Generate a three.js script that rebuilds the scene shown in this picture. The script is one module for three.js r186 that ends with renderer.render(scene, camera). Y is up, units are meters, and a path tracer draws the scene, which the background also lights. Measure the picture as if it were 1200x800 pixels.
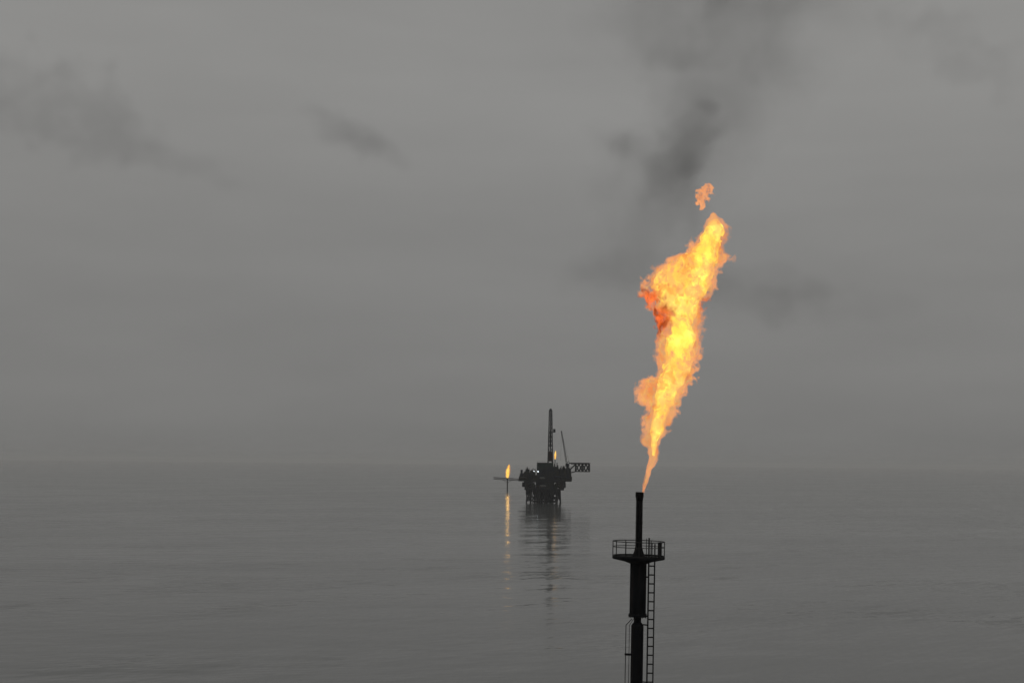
import * as THREE from 'three';
import { mergeGeometries } from 'three/addons/utils/BufferGeometryUtils.js';
import { ImprovedNoise } from 'three/addons/math/ImprovedNoise.js';

// ------------------------------------------------------------------ camera
const EYE = 32;                                    // metres above the sea
const scene = new THREE.Scene();
const camera = new THREE.PerspectiveCamera(25, 1200 / 800, 0.5, 90000);
camera.position.set(0, EYE, 0);
camera.rotation.order = 'YXZ';
camera.rotation.set(THREE.MathUtils.degToRad(4.5), 0, THREE.MathUtils.degToRad(0.55));

const renderer = new THREE.WebGLRenderer({ antialias: true });
renderer.toneMapping = THREE.LinearToneMapping;
renderer.toneMappingExposure = 1.0;
renderer.shadowMap.enabled = true;

// ------------------------------------------------------------------ noise helpers
function rng(seed) {
  let a = seed >>> 0;
  return () => {
    a = (a + 0x6d2b79f5) >>> 0;
    let t = Math.imul(a ^ (a >>> 15), 1 | a);
    t = (t + Math.imul(t ^ (t >>> 7), 61 | t)) ^ t;
    return ((t ^ (t >>> 14)) >>> 0) / 4294967296;
  };
}
const perlin = new ImprovedNoise();
const noise = (x, y, z) => perlin.noise(x + 51.3, y + 37.7, z + 19.1);
function fbm(x, y, z, octaves) {
  let s = 0, a = 0.5, f = 1;
  for (let i = 0; i < octaves; i++) { s += a * noise(x * f, y * f, z * f + i * 7.3); a *= 0.5; f *= 2.03; }
  return s;
}
const smooth = (a, b, x) => { const t = Math.min(1, Math.max(0, (x - a) / (b - a))); return t * t * (3 - 2 * t); };
const mix = (a, b, t) => a + (b - a) * t;

// ------------------------------------------------------------------ sky: grey overcast with soft streaks and a few darker scraps of cloud
const D2R = Math.PI / 180;
// scraps of low dark cloud: azimuth, elevation, half length, half height, slope, depth (degrees)
const scraps = [
  [-17.3, 12.6, 4.2, 1.7, -0.32, 0.15], [-13.8, 11.4, 2.2, 0.75, -0.45, 0.09], [-11.4, 10.5, 1.4, 0.35, -0.3, 0.05],
  [-6.35, 12.2, 1.5, 0.62, -0.42, 0.17], [-5.2, 11.55, 1.5, 0.5, -0.4, 0.10],
  [16.2, 14.9, 2.6, 1.1, -0.45, 0.10], [10.0, 6.7, 3.0, 0.5, -0.2, 0.07], [13.6, 5.8, 1.6, 0.5, 0.1, 0.05],
  [3.2, 7.4, 1.4, 0.5, 0.1, 0.04],
];
const rs = rng(5);
for (let i = 0; i < 30; i++) scraps.push([30 + rs() * 300, 6 + rs() * 26, 1.5 + rs() * 4, 0.5 + rs() * 1.3, -0.5 + rs() * 0.4, 0.06 + rs() * 0.1]);
function skyColor(az, el) {           // degrees; azimuth 0 is straight ahead, to the right positive
  const e = Math.max(0, el);
  let v = mix(0.190, 0.276, smooth(-1, 19, e) * 0.75 + 0.25 * Math.min(1, e / 19)) - 0.016 * (1 - smooth(0, 2.6, e));
  v = mix(v, 0.40, smooth(14, 90, e));
  const a = az * D2R, ce = Math.cos(e * D2R), x = Math.sin(a) * ce, z = -Math.cos(a) * ce, y = Math.sin(e * D2R);
  v *= 1 + 0.05 * Math.sin(a);                  // thicker overcast to the left
  v *= 1 + 0.10 * fbm(x * 3, y * 16, z * 3, 4) + 0.06 * fbm(x * 9 + 4, y * 40, z * 9, 4);
  for (const [ca, ce2, hl, hh, sl, depth] of scraps) {
    let da = az - ca; da -= 360 * Math.round(da / 360);
    if (Math.abs(da) > hl * 2.2 || Math.abs(el - ce2) > hh * 3 + hl) continue;
    const wx = da + 1.1 * hh * fbm(az * 0.9, el * 0.9, ca, 3), wy = el - ce2 - sl * da + 1.5 * hh * fbm(az * 0.8 + 9, el * 0.8, ca, 4);
    const q = (wx / hl) ** 2 + (wy / hh) ** 2;
    v *= 1 - depth * (1 - smooth(0.1, 1.5, q)) * (0.75 + 0.8 * fbm(az * 1.3, el * 1.6, ca + 3, 3));
  }
  const warm = 0.5 + 0.5 * fbm(x * 1.5 + 7, y * 2, z * 1.5, 2);
  return [v * (1.0 + 0.012 * warm), v * 0.998, v * (0.985 - 0.03 * warm)];
}
{
  const W = 2400, H = 1200, data = new Float32Array(W * H * 4);
  for (let j = 0; j < H; j++) {
    const el = ((j + 0.5) / H - 0.5) * 180;
    for (let i = 0; i < W; i++) {
      // u = atan2(z, x) / 2pi + 0.5
      const t = ((i + 0.5) / W - 0.5) * 2 * Math.PI, k = (j * W + i) * 4;
      const az = Math.atan2(Math.cos(t), -Math.sin(t)) / D2R;
      const c = el < 0 ? [0.17, 0.17, 0.166] : skyColor(az, el);
      data[k] = c[0]; data[k + 1] = c[1]; data[k + 2] = c[2]; data[k + 3] = 1;
    }
  }
  const sky = new THREE.DataTexture(data, W, H, THREE.RGBAFormat, THREE.FloatType);
  sky.mapping = THREE.EquirectangularReflectionMapping;
  sky.magFilter = sky.minFilter = THREE.LinearFilter;
  sky.needsUpdate = true;
  scene.background = sky;
  scene.environment = sky;
}
// ------------------------------------------------------------------ sun, veiled by the overcast
const sun = new THREE.DirectionalLight(new THREE.Color(1, 0.96, 0.9), 0.5);
sun.position.set(-260, 900, -520);
sun.target.position.set(0, 0, -200);
sun.castShadow = true;
sun.shadow.radius = 40;
Object.assign(sun.shadow.camera, { left: -200, right: 200, top: 200, bottom: -200, near: 1, far: 3000 });
scene.add(sun, sun.target);
scene.fog = new THREE.FogExp2(new THREE.Color(0.93, 0.93, 0.92), 0.00008);

// ------------------------------------------------------------------ naming
const taken = new Map();
function numbered(name) {
  const n = taken.get(name) ?? 0; taken.set(name, n + 1);
  return n ? `${name}_${String(n).padStart(3, '0')}` : name;
}
function thing(name, label, category, [x, y, z] = [0, 0, 0], group) {
  const o = new THREE.Group(); o.name = numbered(name); o.position.set(x, y, z);
  o.userData = { label, category }; if (group) o.userData.group = group;
  scene.add(o); return o;
}
function part(name, geometry, material, parent, label) {
  const o = new THREE.Mesh(Array.isArray(geometry) ? mergeGeometries(geometry) : geometry, material);
  o.name = name; o.castShadow = o.receiveShadow = true; if (label) o.userData.label = label;
  parent.add(o); return o;
}

// ------------------------------------------------------------------ geometry helpers
const V = (x, y, z) => new THREE.Vector3(x, y, z);
const plainUV = (g) => { if (g.index) g = g.toNonIndexed(); return g; };
function box(x0, x1, y0, y1, z0, z1) {
  const g = new THREE.BoxGeometry(x1 - x0, y1 - y0, z1 - z0); g.translate((x0 + x1) / 2, (y0 + y1) / 2, (z0 + z1) / 2); return plainUV(g);
}
function bar(a, b, r, seg = 8, r2 = r) {
  const A = V(...a), B = V(...b), L = A.distanceTo(B);
  const g = new THREE.CylinderGeometry(r2, r, L, seg);
  g.applyQuaternion(new THREE.Quaternion().setFromUnitVectors(V(0, 1, 0), B.clone().sub(A).normalize()));
  g.translate((A.x + B.x) / 2, (A.y + B.y) / 2, (A.z + B.z) / 2); return plainUV(g);
}
function lathe(points, seg = 40) { return plainUV(new THREE.LatheGeometry(points.map((p) => new THREE.Vector2(...p)), seg)); }
function ring(R, r, y, seg = 64) { const g = new THREE.TorusGeometry(R, r, 8, seg); g.rotateX(Math.PI / 2); g.translate(0, y, 0); return plainUV(g); }

// ------------------------------------------------------------------ materials of steel
function mottle(seed, base, spread, size = 256) {       // paint with soot, salt and rust blotches
  const data = new Uint8Array(size * size * 4), enc = (v) => Math.round(255 * Math.min(1, Math.max(0, v <= 0.0031308 ? v * 12.92 : 1.055 * v ** (1 / 2.4) - 0.055)));
  for (let j = 0; j < size; j++) for (let i = 0; i < size; i++) {
    const a = i / size * 2 * Math.PI, X = Math.cos(a) * 1.6, Z = Math.sin(a) * 1.6, Y = j / size * 6;
    const n = fbm(X + seed, Y, Z, 5), s = smooth(0.08, 0.35, fbm(X * 2 + seed, Y * 0.7 + 9, Z * 2, 4)), k = (j * size + i) * 4, m = 1 + spread * n * 2;
    data[k] = enc(base[0] * m + s * 0.012); data[k + 1] = enc(base[1] * m + s * 0.006); data[k + 2] = enc(base[2] * m + s * 0.003); data[k + 3] = 255;
  }
  const t = new THREE.DataTexture(data, size, size); t.colorSpace = THREE.SRGBColorSpace; t.wrapS = t.wrapT = THREE.RepeatWrapping;
  t.magFilter = THREE.LinearFilter; t.needsUpdate = true; return t;
}
const steel = (r, g, b, rough = 0.75, spread = 0.4, seed = 1, shine = 0.6) => new THREE.MeshPhysicalMaterial({ map: mottle(seed, [r, g, b], spread, 128), roughness: rough, metalness: 0, specularIntensity: shine });
const M = {
  soot: steel(0.008, 0.009, 0.011, 0.85, 0.5, 1, 0.25),
  tip: steel(0.008, 0.007, 0.007, 0.9, 0.6, 2, 0.2),
  rail: steel(0.014, 0.015, 0.016, 0.75, 0.4, 3),
  pipe: steel(0.03, 0.03, 0.03, 0.7, 0.4, 4),
  jacket: steel(0.008, 0.011, 0.018, 0.8, 0.4, 5),
  deck: steel(0.014, 0.017, 0.023, 0.8, 0.4, 6),
  module: steel(0.016, 0.020, 0.021, 0.75, 0.4, 7),
  green: steel(0.010, 0.024, 0.021, 0.75, 0.4, 8),
  navy: steel(0.010, 0.014, 0.026, 0.75, 0.4, 9),
  brown: steel(0.020, 0.019, 0.015, 0.8, 0.4, 10),
  maroon: steel(0.05, 0.014, 0.013, 0.8, 0.4, 11),
  pale: steel(0.11, 0.11, 0.105, 0.7, 0.3, 12),
};

// ------------------------------------------------------------------ the sea
{
  // normal map: waves of 1.6 to 45 m on a tile that repeats
  const N = 1024, TILE = 420, hx = new Float32Array(N * N), hz = new Float32Array(N * N), r = rng(11);
  const comps = [];
  while (comps.length < 64) {
    const L = 1.7 * Math.pow(28, r()), th = (r() + r() + r() - 1.5) * 1.5 + 1.35, kx = Math.round(TILE / L * Math.cos(th)), kz = Math.round(TILE / L * Math.sin(th));
    if (kx || kz) comps.push([kx, kz, r() * 2 * Math.PI]);
  }
  const total = 0.026, each = total * Math.sqrt(2 / comps.length);
  const S = new Float32Array(N); for (let i = 0; i < N; i++) S[i] = Math.cos(i / N * 2 * Math.PI);
  for (const [kx, kz, ph] of comps) {
    const k = Math.hypot(kx, kz), off = Math.floor(ph / (2 * Math.PI) * N), ax = each * kx / k, az = each * kz / k;
    for (let j = 0; j < N; j++) {
      let q = (((kz * j + off) % N) + N) % N; const kk = ((kx % N) + N) % N;
      for (let i = 0; i < N; i++) { const c = S[q]; hx[j * N + i] += ax * c; hz[j * N + i] += az * c; q += kk; if (q >= N) q -= N; }
    }
  }
  const nd = new Uint8Array(N * N * 4);
  const GAIN = 5;                                   // slopes are stored enlarged, normalScale takes them back
  for (let i = 0; i < N * N; i++) {
    const ti = (i % N) / N * 6.2832, tj = Math.floor(i / N) / N * 6.2832, breath = 0.5 + 1.25 * smooth(-0.05, 0.38, fbm(Math.cos(ti) * 1.1 + Math.cos(tj) * 1.7, Math.sin(ti) * 1.1 + 3, Math.sin(tj) * 1.7, 4));
    const x = -hx[i] * GAIN * breath, y = hz[i] * GAIN * breath, l = Math.hypot(x, y, 1);
    nd[i * 4] = Math.round((x / l * 0.5 + 0.5) * 255); nd[i * 4 + 1] = Math.round((y / l * 0.5 + 0.5) * 255); nd[i * 4 + 2] = Math.round((1 / l * 0.5 + 0.5) * 255); nd[i * 4 + 3] = 255;
  }
  const normalMap = new THREE.DataTexture(nd, N, N); normalMap.wrapS = normalMap.wrapT = THREE.RepeatWrapping; normalMap.magFilter = THREE.LinearFilter; normalMap.needsUpdate = true;
  // roughness map: breaths of wind and slicks
  const RN = 512, rd = new Uint8Array(RN * RN * 4);
  for (let j = 0; j < RN; j++) for (let i = 0; i < RN; i++) {
    const a = i / RN * 2 * Math.PI, b = j / RN * 2 * Math.PI, R = 1.3;
    const n = fbm(Math.cos(a) * R + Math.cos(b) * 2.3, Math.sin(a) * R + 5, Math.sin(b) * 2.3, 5), v = Math.round(255 * mix(0.75, 1, smooth(-0.25, 0.3, n))), k = (j * RN + i) * 4;
    rd[k] = rd[k + 1] = rd[k + 2] = v; rd[k + 3] = 255;
  }
  const roughnessMap = new THREE.DataTexture(rd, RN, RN); roughnessMap.wrapS = roughnessMap.wrapT = THREE.RepeatWrapping; roughnessMap.magFilter = THREE.LinearFilter; roughnessMap.repeat.set(0.31, 0.37); roughnessMap.rotation = 0.4; roughnessMap.needsUpdate = true;
  const water = new THREE.MeshPhysicalMaterial({ color: new THREE.Color().setRGB(0.057, 0.061, 0.060), roughness: 0.14, roughnessMap, normalMap, normalScale: new THREE.Vector2(1 / GAIN, 1 / GAIN), ior: 1.333, metalness: 0 });
  // swell on a disc of rings that widen with distance; the finer sectors lie ahead
  const swell = []; const rw = rng(23);
  for (let i = 0; i < 26; i++) { const L = 16 * Math.pow(5.5, rw()), th = 1.35 + (rw() + rw() - 1) * 0.9; swell.push([Math.cos(th) * 2 * Math.PI / L, Math.sin(th) * 2 * Math.PI / L, rw() * 6.283, L * 0.00048]); }
  const radii = [2]; while (radii[radii.length - 1] < 32000) { const q = radii[radii.length - 1]; radii.push(q + Math.max(1.6, q * (q < 120 ? 0.05 : q < 1200 ? 0.008 : 0.02))); }
  const angles = []; for (let a = -180; a < 180;) { angles.push(a); a += Math.abs(a) < 34 ? 0.28 : 4; }
  const pos = [], nor = [], uv = [], index = [], C = angles.length;
  for (const q of radii) for (const a of angles) {
    const x = q * Math.sin(a * D2R), z = -q * Math.cos(a * D2R); let y = 0, dx = 0, dz = 0;
    const group = 0.65 + 1.1 * fbm(x / 260, 3.1, z / 190, 3);      // waves run in groups
    for (const [kx, kz, ph, amp] of swell) { const p = kx * x + kz * z + ph; y += amp * Math.sin(p); dx += amp * kx * Math.cos(p); dz += amp * kz * Math.cos(p); }
    const l = Math.hypot(dx * group, 1, dz * group);
    pos.push(x, y * group * (q > 6000 ? 0 : 1), z); nor.push(-dx * group / l, 1 / l, -dz * group / l); uv.push((x * 0.93 - z * 0.37) / TILE, (-z * 0.93 - x * 0.37) / TILE);
  }
  for (let j = 0; j + 1 < radii.length; j++) for (let i = 0; i < C; i++) {
    const n = (i + 1) % C, a = j * C + i, b = j * C + n, c = a + C, d = b + C;
    index.push(a, b, c, b, d, c);
  }
  const centre = pos.length / 3; pos.push(0, 0, 0); nor.push(0, 1, 0); uv.push(0, 0);
  for (let i = 0; i < C; i++) index.push(centre, (i + 1) % C, i);
  const g = new THREE.BufferGeometry();
  g.setAttribute('position', new THREE.Float32BufferAttribute(pos, 3)); g.setAttribute('normal', new THREE.Float32BufferAttribute(nor, 3)); g.setAttribute('uv', new THREE.Float32BufferAttribute(uv, 2)); g.setIndex(index);
  const sea = new THREE.Mesh(g, water); sea.name = 'sea'; sea.receiveShadow = true;
  sea.userData = { kind: 'structure', label: 'calm grey sea with faint ripples reaching the hazy horizon', category: 'sea' };
  scene.add(sea);
}

// ------------------------------------------------------------------ surfaces of a field of numbers (naive surface nets)
function isosurface(field, nx, ny, nz, lo, step, iso) {
  const at = (i, j, k) => field[(k * ny + j) * nx + i], ids = new Int32Array(nx * ny * nz).fill(-1), pos = [], index = [];
  for (let k = 0; k + 1 < nz; k++) for (let j = 0; j + 1 < ny; j++) for (let i = 0; i + 1 < nx; i++) {
    let n = 0, x = 0, y = 0, z = 0, mask = 0;
    const c = []; for (let q = 0; q < 8; q++) { const v = at(i + (q & 1), j + (q >> 1 & 1), k + (q >> 2)) - iso; c.push(v); if (v > 0) mask |= 1 << q; }
    if (mask === 0 || mask === 255) continue;
    for (const [a, b] of EDGES) {
      if ((c[a] > 0) === (c[b] > 0)) continue;
      const t = c[a] / (c[a] - c[b]);
      x += mix(a & 1, b & 1, t); y += mix(a >> 1 & 1, b >> 1 & 1, t); z += mix(a >> 2, b >> 2, t); n++;
    }
    ids[(k * ny + j) * nx + i] = pos.length / 3;
    pos.push(lo[0] + (i + x / n) * step[0], lo[1] + (j + y / n) * step[1], lo[2] + (k + z / n) * step[2]);
  }
  const id = (i, j, k) => ids[(k * ny + j) * nx + i];
  const quad = (a, b, c, d, flip) => { if (a < 0 || b < 0 || c < 0 || d < 0) return; if (flip) index.push(a, c, b, a, d, c); else index.push(a, b, c, a, c, d); };
  for (let k = 1; k + 1 < nz; k++) for (let j = 1; j + 1 < ny; j++) for (let i = 1; i + 1 < nx; i++) {
    const v = at(i, j, k) > iso;
    if (v !== (at(i + 1, j, k) > iso)) quad(id(i, j - 1, k - 1), id(i, j, k - 1), id(i, j, k), id(i, j - 1, k), !v);
    if (v !== (at(i, j + 1, k) > iso)) quad(id(i - 1, j, k - 1), id(i - 1, j, k), id(i, j, k), id(i, j, k - 1), !v);
    if (v !== (at(i, j, k + 1) > iso)) quad(id(i - 1, j - 1, k), id(i, j - 1, k), id(i, j, k), id(i - 1, j, k), !v);
  }
  return { pos, index };
}
const EDGES = [[0, 1], [2, 3], [4, 5], [6, 7], [0, 2], [1, 3], [4, 6], [5, 7], [0, 4], [1, 5], [2, 6], [3, 7]];

// ------------------------------------------------------------------ flames
// rows: [height, left, right] of the flame body in metres from its foot; shells from the cool outer veil to the hot core
const flameMatter = new THREE.MeshBasicMaterial({ vertexColors: true, transparent: true, side: THREE.DoubleSide });
const flameCoreMatter = new THREE.MeshBasicMaterial({ vertexColors: true });
flameMatter.name = flameCoreMatter.name = 'flame';
function flameShape({ rows, cell, grain, ragged, depth = 0.8, seed = 0, cool = [], holes = 0.5, crisp = 0 }) {
  const H0 = rows[0][0], H1 = rows[rows.length - 1][0];
  let x0 = Infinity, x1 = -Infinity, wide = 0; for (const [, l, r] of rows) { x0 = Math.min(x0, l); x1 = Math.max(x1, r); wide = Math.max(wide, r - l); }
  const pad = wide * 0.22, lo = [x0 - pad, H0 - cell * 2, -wide * depth * 0.5 - pad], hi = [x1 + pad, H1 + pad * 0.6, wide * depth * 0.5 + pad];
  const [nx, ny, nz] = [0, 1, 2].map((a) => Math.ceil((hi[a] - lo[a]) / cell) + 2), F = new Float32Array(nx * ny * nz).fill(-9);
  const rowAt = (y) => { let n = 0; while (n + 2 < rows.length && rows[n + 1][0] < y) n++; const t = Math.min(1, Math.max(0, (y - rows[n][0]) / (rows[n + 1][0] - rows[n][0]))), s = t * t * (3 - 2 * t); return [mix(rows[n][1], rows[n + 1][1], s), mix(rows[n][2], rows[n + 1][2], s)]; };
  for (let j = 0; j < ny; j++) {
    const y = lo[1] + j * cell, [l, r] = rowAt(y), cx = (l + r) / 2, rx = Math.max(0.04, (r - l) / 2), rz = Math.max(rx * 0.55, Math.min(rx, wide * 0.34)) * depth * 1.1;
    const cz = 0.25 * wide * fbm(y / wide * 0.6, seed, 1.7, 2), over = Math.max(0, y - H1, H0 - y) / Math.max(rx, cell);
    for (let k = 0; k < nz; k++) for (let i = 0; i < nx; i++) {
      const x = lo[0] + i * cell, z = lo[2] + k * cell, q = Math.hypot((x - cx) / rx, (z - cz) / rz);
      if (q > 1.9) continue;
      const g = grain, w = 0.5 * fbm(x / g * 0.5 + seed, y / g * 0.4, z / g * 0.5, 2);
      const puff = 1 - 2 * Math.abs(fbm(x / g + w + seed * 3, y / g * 0.75 - w, z / g + w, 4));            // billows
      const fine = fbm(x / g * 3.1 + seed, y / g * 2.2 + w * 2, z / g * 3.1, 4) + crisp * fbm(x / 0.42, y / 0.55 + seed, z / 0.42, 2);
      F[(k * ny + j) * nx + i] = 1 - q - over + ragged * ((puff - 0.74) * 1.35 + fine * 0.8);
    }
  }
  return { F, nx, ny, nz, lo, cell, seed, grain, cool, holes, wide };
}
const HOT = { wisp: [0.8, 0.34, 0.16], veil: [0.98, 0.40, 0.16], body: [1.12, 0.68, 0.11], core: [1.25, 0.80, 0.10], heart: [1.5, 1.16, 0.17], white: [1.6, 1.25, 0.20], red: [0.74, 0.115, 0.02], ember: [0.86, 0.25, 0.06] };
function flameShell(shape, kind, iso, name, parent, thin = [0, 0, 0, 0]) {
  const { nx, ny, nz, lo, cell, seed, grain: g, cool, holes } = shape;
  let F = shape.F;
  if (thin[0] || thin[2]) {                            // hot shells die out towards the foot and the crown
    F = Float32Array.from(F);
    for (let j = 0; j < ny; j++) { const y = lo[1] + j * cell, cut = thin[0] * (1 - smooth(0, thin[1], y)) + thin[2] * smooth(thin[3], lo[1] + ny * cell, y); for (let k = 0; k < nz; k++) for (let i = 0; i < nx; i++) F[(k * ny + j) * nx + i] -= cut; }
  }
  if (kind !== 'veil' && kind !== 'wisp' && cool.length) {                // where the gas burns poorly there is no hot core
    F = Float32Array.from(F);
    for (let k = 0; k < nz; k++) for (let j = 0; j < ny; j++) for (let i = 0; i < nx; i++) {
      const q = (k * ny + j) * nx + i; if (F[q] < -1) continue;
      const x = lo[0] + i * cell, y = lo[1] + j * cell;
      for (const [qx, qy, qr, st] of cool) { const d = Math.hypot(x - qx, y - qy) / qr + 1.2 * noise(x * 1.7, y * 1.7, lo[2] + k * cell); if (d < 1.3) F[q] -= st * (kind === 'body' ? 0.25 : 0.9) * (1 - smooth(0.5, 1.3, d)); }
    }
  }
  const { pos, index } = isosurface(F, nx, ny, nz, lo, [cell, cell, cell], iso), n = pos.length / 3, col = new Float32Array(n * 4);
  for (let i = 0; i < n; i++) {
    const x = pos[i * 3], y = pos[i * 3 + 1], z = pos[i * 3 + 2];
    const w = fbm(x / g + 5, y / g, z / g + seed, 2);
    const a = fbm(x / g * 1.2 + 3 + seed + w, y / g * 0.75, z / g * 1.2, 4), b = fbm(x / g * 3.4 + 8 + w * 2, y / g * 2.2 + seed, z / g * 3.4, 4);
    let c = HOT[kind], alpha = 1;
    if (kind === 'wisp') alpha = mix(0.2, 0.03, smooth(-0.25, 0.2, b + 0.6 * a));
    if (kind === 'veil') { const t = smooth(-0.1, 0.3, a); c = HOT.veil.map((v, q) => mix(v, HOT.ember[q], t * 0.75)); alpha = mix(0.46, 0.1, smooth(-0.28, 0.25, b + 0.6 * a) * Math.min(1, holes * 2)); }
    if (kind === 'body') { const t = smooth(-0.05, 0.28, a * 0.8 + b); c = HOT.body.map((v, q) => mix(v, HOT.ember[q], t)); alpha = mix(0.14, 0.58, t * smooth(-0.35, 0.2, b)); }
    if (kind === 'core') { alpha = mix(0.7, 0.3, smooth(-0.25, 0.25, b)); const t = smooth(-0.06, 0.2, a + b * 0.55), u = smooth(0.02, 0.3, -a - b * 0.3); c = HOT.core.map((v, q) => mix(mix(v, HOT.body[q] * (q ? 0.86 : 1), t), HOT.white[q], u)); }
    if (kind === 'heart') { const u = smooth(-0.15, 0.3, b + a), v = smooth(0.05, 0.3, -a); c = HOT.heart.map((h, q) => mix(mix(h, HOT.core[q], u * 0.8), HOT.white[q], v)); }
    for (const [qx, qy, qr, s] of cool) {
      const d = Math.hypot(x - qx, y - qy) / qr + 1.3 * a + 1.1 * b, k = s * (1 - smooth(0.5, 1.15, d));
      c = c.map((v, q) => mix(v, HOT.red[q] * (1.15 + 2.4 * Math.max(-0.3, b + a)), k)); if (kind !== 'wisp') alpha = mix(alpha, Math.max(alpha, 0.62), k);
    }
    col.set([c[0], c[1], c[2], alpha], i * 4);
  }
  const geo = new THREE.BufferGeometry();
  geo.setAttribute('position', new THREE.Float32BufferAttribute(pos, 3)); geo.setAttribute('color', new THREE.Float32BufferAttribute(col, 4)); geo.setIndex(index); geo.computeVertexNormals();
  const o = new THREE.Mesh(geo, kind === 'heart' ? flameCoreMatter : flameMatter); o.name = name; parent.add(o); return o;
}
function flameLight(parent, at, intensity, radius) {
  const l = new THREE.PointLight(new THREE.Color(1, 0.56, 0.2), intensity); l.position.set(...at); l.castShadow = true; l.shadow.radius = radius / 0.02; l.name = 'flame_glow'; parent.add(l);
}

// ------------------------------------------------------------------ the near flare stack, seen from above its gangway
const LEAN = -0.0137, STACK = [8.61, 0, -108];
{
  const s = thing('flare_stack', 'black flare stack with round railed platform and ladder, burning at its tip', 'flare stack', STACK);
  s.rotation.z = LEAN;
  part('lower_barrel', lathe([[0.01, -6], [0.43, -6], [0.43, 20.78], [0.41, 20.86], [0.3, 21.02], [0.01, 21.02]]), M.soot, s);
  part('neck', lathe([[0.01, 20.95], [0.27, 20.95], [0.25, 21.2], [0.27, 21.5], [0.01, 21.5]]), M.soot, s);
  part('flange', lathe([[0.01, 21.42], [0.6, 21.42], [0.64, 21.46], [0.64, 21.58], [0.6, 21.62], [0.01, 21.62]]), M.soot, s);
  part('barrel', lathe([[0.01, 21.56], [0.57, 21.56], [0.57, 25.2], [0.01, 25.2]]), M.soot, s);
  for (let k = 0; k < 12; k++) { const a = k / 12 * 6.283; part('bolt', bar([0.6 * Math.cos(a), 21.36, 0.6 * Math.sin(a)], [0.6 * Math.cos(a), 21.68, 0.6 * Math.sin(a)], 0.022, 6), M.rail, s); }
  const deck = part('platform', lathe([[0.5, 25.08], [0.58, 25.08], [0.95, 25.22], [1.78, 25.4], [1.83, 25.43], [1.83, 25.55], [1.78, 25.57], [0.5, 25.57]], 48), M.soot, s);
  part('kick_plate', [ring(1.8, 0.02, 25.62), lathe([[1.785, 25.5], [1.8, 25.5], [1.8, 25.66], [1.785, 25.66]], 48)], M.rail, deck);
  part('cone', lathe([[0.45, 25.55], [0.44, 25.62], [0.31, 25.95], [0.25, 26.25], [0.2, 26.3], [0.01, 26.3]]), M.soot, s);
  part('riser', lathe([[0.01, 26.2], [0.24, 26.2], [0.235, 29.5], [0.01, 29.5]]), M.soot, s);
  part('weld_band', lathe([[0.2, 27.86], [0.248, 27.86], [0.248, 27.96], [0.2, 27.96]]), M.soot, s);
  part('burner_tip', lathe([[0.17, 29.46], [0.245, 29.46], [0.255, 29.62], [0.285, 29.72], [0.285, 30.0], [0.265, 30.04], [0.2, 30.04], [0.19, 29.9]]), M.tip, s);
  part('pilot_pipe', [bar([-0.2, 26.1, 0.22], [-0.2, 29.7, 0.22], 0.025, 8), bar([-0.2, 29.7, 0.22], [-0.1, 30.02, 0.16], 0.02, 8)], M.pipe, s);

  // guard rail round the platform: posts and three rings
  const railing = new THREE.Group(); railing.name = 'guard_rail'; s.add(railing);
  for (const [y, r] of [[26.62, 0.03], [26.24, 0.024]]) part('rail', ring(1.79, r, y, 72), M.rail, railing);
  for (let k = 0; k < 12; k++) { const a = (k + 0.13) / 12 * 6.283; part('post', bar([1.79 * Math.cos(a), 25.5, 1.79 * Math.sin(a)], [1.79 * Math.cos(a), 26.63, 1.79 * Math.sin(a)], 0.03, 8), M.rail, railing); }
  for (const a of [0.80, 0.72]) part('gate_post', box(1.79 * Math.cos(a) - 0.04, 1.79 * Math.cos(a) + 0.04, 25.52, 26.66, 1.79 * Math.sin(a) - 0.04, 1.79 * Math.sin(a) + 0.04), M.rail, railing);
  // ladder
  const ladder = new THREE.Group(); ladder.name = 'ladder'; s.add(ladder);
  const LX = [0.68, 1.09], LZ = 0.42;
  part('ladder_rail', box(LX[0] - 0.05, LX[0] + 0.05, 2, 26.9, LZ - 0.05, LZ + 0.05), M.rail, ladder);
  part('ladder_rail', box(LX[1] - 0.042, LX[1] + 0.042, 2, 26.5, LZ - 0.05, LZ + 0.05), M.rail, ladder);
  for (let y = 2.4; y < 25.2; y += 0.61) part('rung', bar([LX[0], y, LZ], [LX[1], y, LZ], 0.048, 8), M.rail, ladder);
  for (let y = 20.92; y > 2; y -= 3.9) { part('ladder_bracket', bar([0.3, y, 0.15], [LX[0], y, LZ], 0.045, 8), M.rail, ladder); }
  for (const y of [21.52, 24.2]) part('ladder_bracket', bar([0.4, y, 0.2], [LX[0], y, LZ], 0.05, 8), M.rail, ladder);
  part('hand_pole', bar([0.5, 25.5, 0.5], [0.5, 26.85, 0.5], 0.025, 8), M.rail, s);
  // small lines on the other side
  const line = (x, r, bend) => [bar([x, -2, 0.1], [x, 20.85, 0.1], r, 8), bar([x, 20.85, 0.1], [x + bend, 21.3, 0.05], r, 8)];
  part('gas_line', line(-0.8, 0.028, 0.42), M.pipe, s); part('gas_line', line(-0.56, 0.02, 0.3), M.pipe, s);
  for (let y = 18.85; y > 1; y -= 4.4) part('pipe_clamp', box(-0.86, -0.36, y - 0.07, y + 0.07, 0.03, 0.17), M.soot, s);
}

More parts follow.
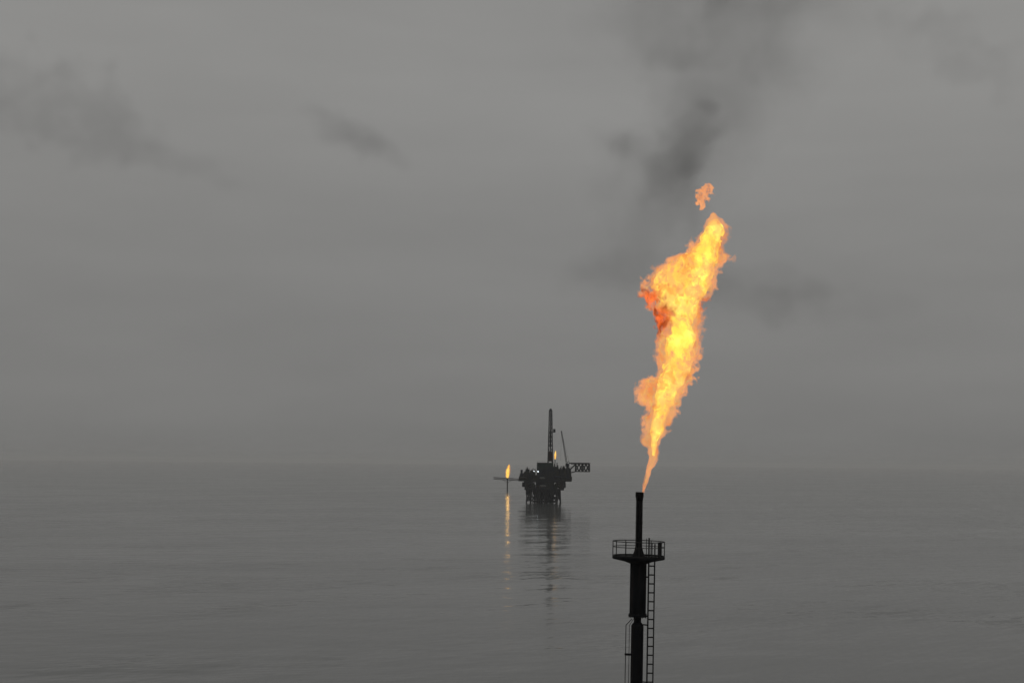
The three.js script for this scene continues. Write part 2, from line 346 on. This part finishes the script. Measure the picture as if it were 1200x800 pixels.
// ------------------------------------------------------------------ its flame
{
  // outline in metres, measured on the plane of the stack: [height, left, right] above the burner tip
  const PX = 0.0599, foot = [753, 577];
  const outline = [[577, 752, 756], [570, 753, 757.5], [563.7, 754.5, 759.5], [553, 757.5, 763.5], [542.7, 760, 769.5], [527, 760, 774], [516.5, 754, 775], [503, 757, 782], [493, 757, 788], [480, 759, 793], [470, 752, 797], [459, 751, 801], [448, 755, 809], [440, 770, 814], [432, 775, 817], [414, 774, 820], [396, 775, 819], [380, 777, 821], [366, 773, 822], [358, 768, 824], [342, 760, 830], [329, 763, 834], [316, 775, 837], [303, 789, 851], [292, 810, 852], [277, 819, 854], [266, 828, 855], [257, 833, 850], [249, 836, 842]];
  const column = [[533, 764, 769], [520, 762, 772], [503, 764, 778], [480, 768, 786], [459, 772, 793], [446, 775, 801], [432, 780, 807], [414, 781, 812], [396, 784, 813], [380, 783, 813], [358, 781, 817], [342, 770, 823], [329, 773, 829], [316, 782, 833], [303, 797, 841], [292, 815, 845], [277, 824, 849], [266, 830, 850], [258, 834, 846]];
  const metres = (list) => list.map(([y, l, r]) => [(foot[1] - y) * PX, (l - foot[0]) * PX - 0.0096 * (foot[1] - y) * PX, (r - foot[0]) * PX - 0.0096 * (foot[1] - y) * PX]);
  const rows = metres(outline);
  const f = thing('gas_flame', 'tall yellow and orange gas flame roaring from the black flare stack', 'flame', [9.21, 30.0, -108], 'flames burning off gas');
  const p = (x, y, r, s) => [(x - foot[0]) * PX - 0.0096 * (foot[1] - y) * PX, (foot[1] - y) * PX, r * PX, s];
  const cool = [p(762, 351, 14, 0.9), p(773, 374, 16, 1.0), p(760, 457, 9, 0.2), p(828, 358, 9, 0.7), p(769, 395, 8, 0.4)];
  const shape = flameShape({ rows, cell: 0.075, grain: 1.7, ragged: 0.62, depth: 0.82, seed: 2.4, cool, crisp: 0.7 });
  flameShell(shape, 'wisp', -0.1, 'flame_wisp', f);
  flameShell(shape, 'veil', 0.0, 'flame_veil', f);
  flameShell(shape, 'body', 0.17, 'flame_body', f, [0.6, 4.2, 0.3, 17]);
  const hot = flameShape({ rows: metres(column), cell: 0.075, grain: 1.5, ragged: 0.5, depth: 0.75, seed: 4.8, cool: cool.slice(0, 2), crisp: 0.5 });
  flameShell(hot, 'core', -0.04, 'flame_core', f, [0.5, 5.5, 0, 30]);
  flameShell(hot, 'heart', 0.18, 'flame_heart', f, [0.6, 6.5, 0.2, 17]);
  const lick = [[243, 823, 828], [236, 820, 832], [229, 819, 834], [222, 821, 838], [215, 826, 840]].map(([y, l, r]) => [(foot[1] - y) * PX, (l - foot[0]) * PX - 0.2, (r - foot[0]) * PX - 0.2]);
  const tongue = flameShape({ rows: lick, cell: 0.045, grain: 0.55, ragged: 1.1, depth: 0.7, seed: 6.1, holes: 0.5, crisp: 0.9 });
  flameShell(tongue, 'veil', 0.2, 'flame_tongue', f);
  flameShell(tongue, 'veil', 0.42, 'flame_tongue', f);
  flameLight(f, [2.8, 11, 4.2], 40, 1.5);
}

// ------------------------------------------------------------------ smoke: soot that dims what is behind it, the more the thicker it is
const soot = new THREE.MeshPhysicalMaterial({ color: new THREE.Color().setRGB(1, 1, 1), transmission: 1, thickness: 1, ior: 1.0, roughness: 0, specularIntensity: 0, attenuationColor: new THREE.Color().setRGB(0.30, 0.30, 0.297), attenuationDistance: 7 });
soot.name = 'smoke';
function smokeCloud(name, label, at, size, lobes, seed, thick) {
  // lobes: [x, y, reach across, reach up, turn, weight] in metres from 'at'; the cloud is a body of uneven thickness, drawn out by the wind
  const cell = 0.22, nx = Math.ceil(size[0] * 2 / cell), ny = Math.ceil(size[1] * 2 / cell), T = new Float32Array((nx + 1) * (ny + 1)), Zm = new Float32Array(T.length);
  for (let j = 0; j <= ny; j++) for (let i = 0; i <= nx; i++) {
    const x = -size[0] + i * cell, y = -size[1] + j * cell, w1 = fbm(x * 0.22 + seed, y * 0.22, 1, 4), w2 = fbm(x * 0.22, y * 0.22 + seed, 5, 4), X = x + 2.6 * w1, Y = y + 2.6 * w2;
    let v = 0;
    for (const [lx, ly, a, b, turn, weight] of lobes) {
      const c = Math.cos(turn), s = Math.sin(turn), u = ((X - lx) * c + (Y - ly) * s) / a, t = (-(X - lx) * s + (Y - ly) * c) / b;
      v += weight * Math.exp(-1.6 * (u * u + t * t));
    }
    v *= 0.75 + 0.85 * fbm(X * 0.26 + seed * 2, Y * 0.26, 9, 4);
    const edge = Math.min(1, Math.min(i, nx - i, j, ny - j) / 14);
    T[j * (nx + 1) + i] = thick * Math.max(0, v * edge - 0.012); Zm[j * (nx + 1) + i] = 2.2 * fbm(x * 0.13, y * 0.13, seed + 3, 3);
  }
  const seen = new Uint8Array(T.length);               // keep connected bodies only, not stray specks
  for (let q0 = 0; q0 < T.length; q0++) {
    if (seen[q0] || !(T[q0] > 0)) continue;
    const body = [q0]; let most = 0; seen[q0] = 1;
    for (let n = 0; n < body.length; n++) { const q = body[n]; most = Math.max(most, T[q]); for (const w of [q - 1, q + 1, q - nx - 1, q + nx + 1]) if (w >= 0 && w < T.length && !seen[w] && T[w] > 0) { seen[w] = 1; body.push(w); } }
    for (const q of body) T[q] = most < 0.25 ? 0 : T[q] + 0.07;
  }
  const pos = [], index = [], id = (i, j) => (j * (nx + 1) + i) * 2;
  for (let j = 0; j <= ny; j++) for (let i = 0; i <= nx; i++) { const q = j * (nx + 1) + i, x = -size[0] + i * cell, y = -size[1] + j * cell; pos.push(x, y, Zm[q] + T[q] / 2, x, y, Zm[q] - T[q] / 2); }
  for (let j = 0; j < ny; j++) for (let i = 0; i < nx; i++) {
    const a = id(i, j), b = id(i + 1, j), c = id(i + 1, j + 1), d = id(i, j + 1);
    for (const [p, q, r] of [[a, b, c], [a, c, d]]) if (T[p / 2] > 0 || T[q / 2] > 0 || T[r / 2] > 0) index.push(p, q, r, p + 1, r + 1, q + 1);
  }
  const g = new THREE.BufferGeometry(); g.setAttribute('position', new THREE.Float32BufferAttribute(pos, 3)); g.setIndex(index); g.computeVertexNormals();
  const o = new THREE.Mesh(g, soot); o.name = numbered(name); o.position.set(...at); o.userData = { label, category: 'smoke', kind: 'stuff' }; scene.add(o);
}
{
  const at = (x, y, z) => [(x - 600) * 0.0599 - 0.0096 * (577 - y) * 0.0599, 32 + (542 - y) * 0.0599, z];
  smokeCloud('smoke_puff', 'dark grey puff of smoke just above the flame tip', at(800, 172, -111), [12, 9],
    [[-0.1, -0.3, 2.1, 1.9, 0.5, 1.25], [0.8, 0.6, 2.8, 1.7, 0.6, 0.75], [-4.0, 1.0, 2.2, 1.1, -0.5, 0.6], [-0.6, -2.4, 2.2, 1.6, 0, 0.5], [2.6, 0.6, 3.2, 3.8, 0, 0.28], [3.2, 4.2, 2.2, 3, 0, 0.2], [-4.4, -1.4, 1.8, 2.6, 0, 0.2], [1.4, -3.2, 1.8, 2.6, 0, 0.34]], 3.3, 3.2);
  smokeCloud('smoke_puff', 'small dark knot of smoke between the two large smoke clouds', at(840, 98, -116), [8, 7],
    [[0.1, 0.0, 0.85, 1.0, 0, 0.6], [-0.8, -2.2, 2.2, 2.6, 0.4, 0.16], [0.8, 1.8, 3, 3, 0, 0.2], [3.2, -1.0, 2.4, 3.8, 0, 0.2], [-2.2, 1.5, 2, 3.2, 0, 0.18]], 8.1, 3.0);
  smokeCloud('smoke_puff', 'broad smoke cloud drifting across the top of the sky', at(880, 5, -121), [19, 13],
    [[-2.0, 1.4, 4.0, 2.4, 0.2, 0.5], [3.8, 0.4, 3.6, 2.6, -0.5, 0.62], [1.6, 5.4, 9, 4.2, 0.1, 0.75], [-5.5, 2.8, 3.6, 2.2, 0, 0.28], [2.4, -3.8, 3.4, 3.6, 0.3, 0.22], [-2.6, -3.6, 2.6, 3.6, 0, 0.2]], 13.7, 3.2);
  smokeCloud('smoke_puff', 'faint haze of smoke trailing right of the flame', at(895, 325, -116), [11, 6],
    [[0, 0.1, 4.6, 1.3, -0.2, 0.36], [-3.4, 1.0, 2.4, 2.2, 0, 0.3], [4.0, -1.2, 3.4, 1.1, -0.15, 0.24]], 17.9, 2.8);
  smokeCloud('smoke_puff', 'thin trail of smoke left of the flame crown', at(748, 275, -117), [9, 7],
    [[0.6, 0.2, 2.4, 3.2, -0.4, 0.3], [-2.0, -1.4, 3, 1.6, 0.2, 0.26], [2.6, 2.8, 2.2, 3, 0, 0.4]], 21.3, 2.8);
}

// ------------------------------------------------------------------ the far production platform
{
  const p = thing('oil_platform', 'dark oil platform with tall drilling mast standing far out at sea', 'oil platform', [28.8, 0, -1249]);
  const r = rng(77);
  // jacket
  const legX = [-15.2, -12.0, -4.5, 3.2, 8.2, 11.0], legZ = [-8, 8];
  for (const x of legX) for (const z of legZ) part('jacket_leg', bar([x * 1.08, -8, z * 1.12], [x, 12, z], x < -14 || x > 10 ? 0.42 : 0.6, 10), M.jacket, p);
  for (const z of legZ) for (let i = 0; i + 1 < legX.length; i++) {
    part('brace', bar([legX[i], 10.2, z * 1.01], [legX[i + 1] * 1.06, 0.5, z * 1.1], 0.3, 8), M.jacket, p);
    part('brace', bar([legX[i + 1], 10.2, z * 1.01], [legX[i] * 1.06, 0.5, z * 1.1], 0.3, 8), M.jacket, p);
    part('brace', bar([legX[i] * 1.04, 4.6, z * 1.05], [legX[i + 1] * 1.04, 4.6, z * 1.05], 0.28, 8), M.jacket, p);
  }
  for (const x of legX) { part('brace', bar([x, 9.5, -8], [x * 1.05, 1.5, 8.8], 0.3, 8), M.jacket, p); part('brace', bar([x * 1.03, 4.6, -8.5], [x * 1.03, 4.6, 8.5], 0.26, 8), M.jacket, p); }
  for (let i = 0; i < 8; i++) for (let k = 0; k < 4; k++) part('conductor', bar([-9.2 + i * 2.0, -8, -4.5 + k * 3], [-9.2 + i * 2.0, 12, -4.5 + k * 3], 0.8, 10), M.jacket, p);
  for (const [x0, x1, y0, y1, z0, z1] of [[-11, 7.4, 6.6, 10.25, -6.4, 6.9], [-9.6, 6.4, 3.4, 6.55, -5.8, 6.4]]) part('cellar_module', box(x0, x1, y0, y1, z0, z1), M.navy, p);
  const landing = part('boat_landing', [box(-11, 8.5, 0.6, 2.1, 8.6, 11), box(-11, 8.5, 3.0, 3.8, 9.4, 11), box(-15.5, -10, 1.6, 2.0, 8.4, 10)], M.jacket, p);
  for (let i = 0; i < 14; i++) part('fender', bar([-11 + i * 1.5, -1, 11.1], [-11 + i * 1.5, 4.4, 11.1], 0.28, 8), M.jacket, landing);
  // decks
  part('lower_deck', box(-17.6, 14, 10.3, 11.5, -11, 11), M.deck, p);
  part('main_deck', [box(-22.6, 20, 17.3, 18.5, -13, 13), box(-18, 15, 16.5, 17.25, -11.5, 11.5)], M.deck, p);
  for (const x of [-17, -12, -6, 0, 6, 13]) for (const z of [-10, 10]) part('deck_column', bar([x, 11.4, z], [x, 17.35, z], 0.4, 8), M.deck, p);
  for (const z of [-10, 10]) for (let i = 0; i < 5; i++) { const a = [-17, -12, -6, 0, 6, 13]; part('deck_brace', bar([a[i], i % 2 ? 17 : 11.6, z], [a[i + 1], i % 2 ? 11.6 : 17, z], 0.25, 8), M.deck, p); }
  // plant between the decks
  for (const [x0, x1, h, z0, z1, m] of [[-16.6, -13.4, 3.6, -8, 8.5, 'brown'], [-12.8, -9.4, 4.6, -9, 6, 'module'], [-8.4, -1, 5.6, -9, 9.4, 'navy'], [-0.6, 5.2, 5.2, -8, 9, 'module'], [6.2, 9.0, 3.2, -9, 7, 'navy'], [10.6, 13.4, 3.8, -6, 8.5, 'brown']]) part('process_skid', box(x0, x1, 11.55, 11.5 + h, z0, z1), M[m], p);
  for (const [x, z] of [[-11.2, 9], [7.6, 9.3], [10.2, 9.4]]) part('vessel', new THREE.CapsuleGeometry(0.95, 2.6, 6, 14).translate(x, 14, z), M.brown, p);
  // plant on the main deck
  const blocks = [[-22.2, -18.6, 21.2, 2, 11, 'brown'], [-21.4, -17.0, 23.2, -9, 1.5, 'module'], [-18.2, -14.4, 24.6, 3.5, 11.6, 'brown'], [-16.8, -13.6, 26.9, -8, 3, 'module'], [-13.9, -10.6, 23.4, 2, 12, 'deck'], [-13.2, -8.8, 25.6, -10, 1.5, 'brown'], [-10.2, -7.8, 22.4, 4, 12, 'brown'],
    [-7.6, 5.4, 32.3, -10, 9, 'green'], [-7.0, -0.4, 27.0, 9.1, 12, 'navy'], [0.2, 5.9, 28.8, 9.1, 12.2, 'navy'],
    [5.7, 9.6, 29.2, -9, 8, 'module'], [9.9, 12.8, 27.4, -8, 9, 'navy'], [10.2, 13.4, 23.2, 9.2, 12.2, 'brown'], [13.0, 15.2, 23.0, -9, 10, 'navy'], [15.4, 19.6, 27.9, -8, 9.5, 'module'], [16.2, 19.2, 22.6, 9.7, 12.4, 'brown'], [13.1, 15.3, 28.8, -9, -5, 'navy']];
  for (const [x0, x1, y1, z0, z1, m] of blocks) {
    const b = part('module', box(x0, x1, 18.55, y1, z0, z1), M[m], p);
    for (let k = 1; k < 4; k++) { const x = mix(x0, x1, k / 4); part('rib', box(x - 0.12, x + 0.12, 18.7, y1 - 0.2, z1 + 0.002, z1 + 0.22), M.deck, b); }
    part('roof_rail', [bar([x0, y1 + 1, z1], [x1, y1 + 1, z1], 0.07, 6), bar([x0, y1, z1], [x0, y1 + 1, z1], 0.07, 6), bar([x1, y1, z1], [x1, y1 + 1, z1], 0.07, 6)], M.rail, b);
  }
  for (let i = 0; i < 26; i++) { const x = -22 + r() * 41, h = 1 + r() * 5, y = 18.5 + r() * 6; part('pipe_stack', bar([x, y, 12.6 + r() * 0.3], [x + (r() < 0.5 ? 0 : r() * 4), y + h, 12.6 + r() * 0.3], 0.14 + r() * 0.22, 8), r() < 0.3 ? M.brown : M.deck, p); }
  for (const [x, y, l, m] of [[-19, 19.8, 4, 'brown'], [-3.6, 19.9, 2.6, 'pale'], [-3, 13.6, 3.2, 'pale'], [13.2, 20.4, 4, 'deck'], [8, 21, 3, 'navy']]) part('tank', new THREE.CapsuleGeometry(0.85, l, 6, 14).rotateZ(Math.PI / 2).translate(x, y, 13.3), M[m], p);
  for (let i = 0; i < 30; i++) part('deck_post', bar([-22.4 + i * 1.46, 18.4, 12.95], [-22.4 + i * 1.46, 19.7, 12.95], 0.06, 6), M.rail, p);
  part('deck_rail', [bar([-22.5, 19.7, 12.95], [20, 19.7, 12.95], 0.07, 6), bar([-22.5, 19.1, 12.95], [20, 19.1, 12.95], 0.06, 6)], M.rail, p);
  for (const [x, y, h] of [[6.6, 29.2, 2.4], [8.6, 29.2, 3.2], [12, 27.4, 2.4], [-15.5, 26.9, 1.8], [-11.4, 25.6, 1.4], [17.8, 27.9, 1.6]]) part('exhaust', bar([x, y - 0.2, 0], [x, y + h, 0], 0.32, 8), M.deck, p);
  for (let i = 0; i < 60; i++) {                      // cabinets, skids and valves crowding the decks
    const low = i % 3 === 0, x = low ? -17 + r() * 30 : -22 + r() * 41, w = 0.7 + r() * 2.2, y = low ? 11.5 : 18.5 + (r() < 0.4 ? 3 * r() : 0), z = (low ? 8 : 11.2) + r() * 1.4;
    part('cabinet', box(x, x + w, y, y + 0.8 + r() * (low ? 4 : 4.5), z, z + 0.8 + r()), M[['brown', 'module', 'navy', 'deck'][i % 4]], p);
  }
  for (let i = 0; i < 34; i++) { const x = -15 + r() * 25, y = 1 + r() * 8; part('riser_pipe', bar([x, y, 9 + r()], [x + (r() - 0.5) * 3, y + 1.5 + r() * 3, 9 + r()], 0.2 + r() * 0.4, 8), M.jacket, p); }
  for (const [x0, x1, y0, y1] of [[-19.5, -12, 12.6, 16.4], [8, 15.6, 12.2, 16.4], [-16.5, -11.5, 6.2, 10.2], [7.6, 11.4, 5.4, 10.2]]) part('cellar_module', box(x0, x1, y0, y1, -5, 5), M.navy, p);
  for (const [x, y1] of [[-20.8, 22.4], [-15.4, 27.6], [-12.2, 26.2], [-9.2, 27], [9.2, 30.4], [11.4, 28.6], [14.2, 29.6], [18.6, 28.6], [19.8, 24]]) part('stack_pipe', bar([x, 18.6, -4], [x, y1, -4], 0.35 + r() * 0.35, 8), M.deck, p);
  // drilling mast
  const mast = new THREE.Group(); mast.name = 'drilling_mast'; mast.position.set(3.1, 32.3, 0); p.add(mast);
  const half = (y) => mix(1.95, 1.05, y / 41.5), top = 41.5, bays = 12;
  for (const sx of [-1, 1]) for (const sz of [-1, 1]) part('mast_leg', bar([sx * half(0), 0, sz * half(0)], [sx * half(top), top, sz * half(top)], 0.36, 8), M.jacket, mast);
  for (let b = 0; b < bays; b++) {
    const y0 = top * b / bays, y1 = top * (b + 1) / bays, h0 = half(y0), h1 = half(y1), g = [];
    for (const s of [-1, 1]) g.push(bar([-h0, y0, s * h0], [h1, y1, s * h1], 0.22, 6), bar([h0, y0, s * h0], [-h1, y1, s * h1], 0.22, 6), bar([-h1, y1, s * h1], [h1, y1, s * h1], 0.22, 6), bar([s * h0, y0, -h0], [s * h1, y1, h1], 0.22, 6), bar([s * h1, y1, -h1], [s * h1, y1, h1], 0.15, 6));
    part('mast_bay', g, M.jacket, mast);
  }
  part('wind_wall', box(-1.75, 1.7, 1.2, 9, -1.7, 1.7), M.maroon, mast); part('travelling_block', box(-0.7, 0.7, 13, 26, -0.6, 0.6), M.jacket, mast); part('drill_string', bar([0.2, 9, 0], [0.2, 41, 0], 0.42, 8), M.jacket, mast);
  part('pipe_rack_board', [box(0.9, 4.0, 24.4, 24.8, -1.6, 1.6), box(2.2, 4.0, 24.8, 27.2, -1.5, 1.5)], M.deck, mast);
  part('crown_block', [box(-1.35, 1.35, 41.3, 42.6, -1.35, 1.35), box(-0.8, 0.8, 42.6, 43.6, -0.8, 0.8)], M.deck, mast);
  // crane
  const crane = new THREE.Group(); crane.name = 'crane'; p.add(crane);
  part('pedestal', bar([16.6, 18.5, 10], [16.6, 29.6, 10], 0.9, 12), M.deck, crane); part('cab', box(15.1, 18.1, 29.4, 31.6, 8.6, 11.4), M.navy, crane);
  const A = [16.3, 30.4, 10], B = [11.6, 57.8, 10], chord = [];
  for (const [ox, oz] of [[-0.5, -0.5], [0.5, -0.5], [-0.5, 0.5], [0.5, 0.5]]) chord.push(bar([A[0] + ox, A[1], A[2] + oz], [B[0] + ox * 0.5, B[1], B[2] + oz * 0.5], 0.2, 6));
  for (let k = 0; k < 14; k++) { const t0 = k / 14, t1 = (k + 1) / 14, s = k % 2 ? 1 : -1, w0 = s * mix(0.5, 0.25, t0), w1 = -s * mix(0.5, 0.25, t1); chord.push(bar([mix(A[0], B[0], t0) + w0, mix(A[1], B[1], t0), 10.4], [mix(A[0], B[0], t1) + w1, mix(A[1], B[1], t1), 10.4], 0.12, 6)); }
  part('boom', chord, M.deck, crane); part('hoist_rope', [bar([17.8, 33.6, 10], B, 0.06, 6), bar(B, [11.2, 34, 10], 0.05, 6)], M.rail, crane);
  part('gantry', [bar([15.6, 31.4, 10], [17.8, 33.8, 10], 0.18, 6), bar([18, 31.4, 10], [17.8, 33.8, 10], 0.18, 6)], M.deck, crane);
  // helideck on its truss
  const heli = new THREE.Group(); heli.name = 'helideck'; p.add(heli);
  const shapeH = new THREE.CylinderGeometry(9.0, 8.8, 0.7, 8); shapeH.rotateY(Math.PI / 8); shapeH.translate(26.6, 32.0, 0); part('landing_deck', plainUV(shapeH), M.deck, heli);
  part('safety_net', [bar([17.4, 32.4, 8], [35.6, 32.4, 8], 0.1, 6), bar([35.6, 32.4, -6], [35.6, 32.4, 8], 0.1, 6)], M.rail, heli);
  for (const z of [-6, 0, 6]) { part('truss_chord', bar([20, 31.5, z], [34.8, 31.5, z], 0.34, 8), M.deck, heli); part('truss_chord', bar([23.6, 25.4, z], [34.8, 25.4, z], 0.36, 8), M.deck, heli); }
  for (const z of [-6, 0, 6]) for (let k = 0; k < 4; k++) { const x0 = 23.6 + k * 2.8; part('truss_web', bar([x0, 25.4, z], [x0 + 2.8, 31.5, z * 0.9], 0.34, 6), M.deck, heli); part('truss_web', bar([x0 + 2.8, 25.4, z], [x0, 31.5, z], 0.28, 6), M.deck, heli); }
  for (const x of [23.6, 29.2, 34.8]) { part('truss_tie', bar([x, 25.4, -6], [x, 25.4, 6], 0.3, 6), M.deck, heli); for (const z of [-6, 6]) part('truss_post', bar([x, 25.4, z], [x, 31.5, z], 0.32, 6), M.deck, heli); }
  for (const z of [-6, 6]) part('truss_strut', bar([19.4, 27.2, z], [23.6, 31.2, z], 0.36, 8), M.deck, heli);
  for (const z of [-6, 6]) part('truss_strut', bar([18.8, 24.2, z], [23.6, 25.4, z], 0.3, 8), M.deck, heli);
  part('vent_pipe', bar([6.9, 29, 2], [6.9, 35.2, 2], 0.3, 8), M.deck, p);
  // lit flood lamps on the deck
  const lens = new THREE.MeshStandardMaterial({ color: 0xffffff, emissive: new THREE.Color(0.85, 0.95, 1.0), emissiveIntensity: 1.1 }); lens.name = 'lamp';
  for (const [x, y, q] of [[-10.2, 25.4, 0.34], [-6.9, 25.1, 0.6]]) {
    const l = thing('flood_lamp', q > 0.35 ? 'brighter white flood lamp beside the green deck block of the platform' : 'smaller white flood lamp on the left deck of the platform', 'lamp', [28.8 + x, y, -1249 + 12.9]);
    part('housing', [box(-q, q, -q, q, -0.7, -0.05), bar([0, -q, -0.6], [0, -6, -0.6], 0.07, 6)], M.deck, l);
    const g = new THREE.SphereGeometry(q, 16, 10); g.scale(1, 1, 0.35); part('lamp_lens', g, lens, l);
    const pl = new THREE.PointLight(new THREE.Color(0.85, 0.95, 1), 1); pl.position.set(0, 0, 0.7); pl.castShadow = true; l.add(pl);
  }
}
// ------------------------------------------------------------------ flames far off
{
  const f = thing('gas_flame', 'tiny pale flame on the vent pipe beside the drilling mast', 'flame', [35.7, 35.2, -1247], 'flames burning off gas');
  const shape = flameShape({ rows: [[0, -0.5, 0.5], [1.6, -0.9, 0.9], [3.6, -0.8, 1.0], [5.2, -0.2, 0.9], [6.6, 0.2, 0.7]], cell: 0.14, grain: 2.2, ragged: 0.4, depth: 0.9, seed: 9.2 });
  flameShell(shape, 'veil', -0.02, 'flame_veil', f); flameShell(shape, 'body', 0.16, 'flame_body', f); flameShell(shape, 'heart', 0.38, 'flame_core', f);
  flameLight(f, [0.3, 3, 1.8], 4, 0.6);
}
{
  const base = [-3.6, 0, -1709];
  const t = thing('flare_tower', 'slender flare support with long walkway left of the oil platform', 'flare tower', base);
  part('caisson', bar([0, -8, 0], [0, 13.6, 0], 0.62, 12), M.jacket, t); part('burner_tip', lathe([[0.4, 13.4], [0.7, 13.6], [0.8, 14.6], [0.6, 14.7]], 16), M.tip, t);
  const g = new THREE.Group(); g.name = 'walkway'; t.add(g);
  const y = (x) => 15.7 - 0.055 * (x + 15.5);
  for (const [dy, z] of [[0, -1.2], [0, 1.2], [-1.8, 0]]) part('chord', bar([-15.5, y(-15.5) + dy, z], [22, y(22) + dy, z], 0.32, 8), M.deck, g);
  for (let k = 0; k < 15; k++) { const x0 = -15.5 + k * 2.5; for (const z of [-1.2, 1.2]) part('web', bar([x0, y(x0), z], [x0 + 1.25, y(x0 + 1.25) - 1.8, 0], 0.16, 6), M.deck, g); for (const z of [-1.2, 1.2]) part('web', bar([x0 + 1.25, y(x0 + 1.25) - 1.8, 0], [x0 + 2.5, y(x0 + 2.5), z], 0.16, 6), M.deck, g); }
  part('grating', box(-4.5, 6, 14.6, 15.0, -2.2, 2.2), M.deck, t);
  for (const s of [-1, 1]) part('stay', bar([s * 0.5, 10.5, 0], [s * 6, y(s * 6) - 1.6, 0], 0.22, 8), M.deck, t);
  const f = thing('gas_flame', 'small yellow flame on the far flare support, mirrored in the water', 'flame', [base[0], 14.6, base[2]], 'flames burning off gas');
  const shape = flameShape({ rows: [[0, -0.9, 1.1], [2.5, -2.0, 2.0], [6, -2.4, 2.6], [9.5, -1.7, 3.0], [12.5, -0.6, 3.0], [15, 0.8, 2.6]], cell: 0.3, grain: 5, ragged: 0.4, depth: 0.9, seed: 12.2 });
  flameShell(shape, 'veil', -0.02, 'flame_veil', f); flameShell(shape, 'body', 0.16, 'flame_body', f); flameShell(shape, 'heart', 0.38, 'flame_core', f);
  flameLight(f, [0.6, 6.5, 4.5], 90, 1.8);
}

renderer.render(scene, camera);
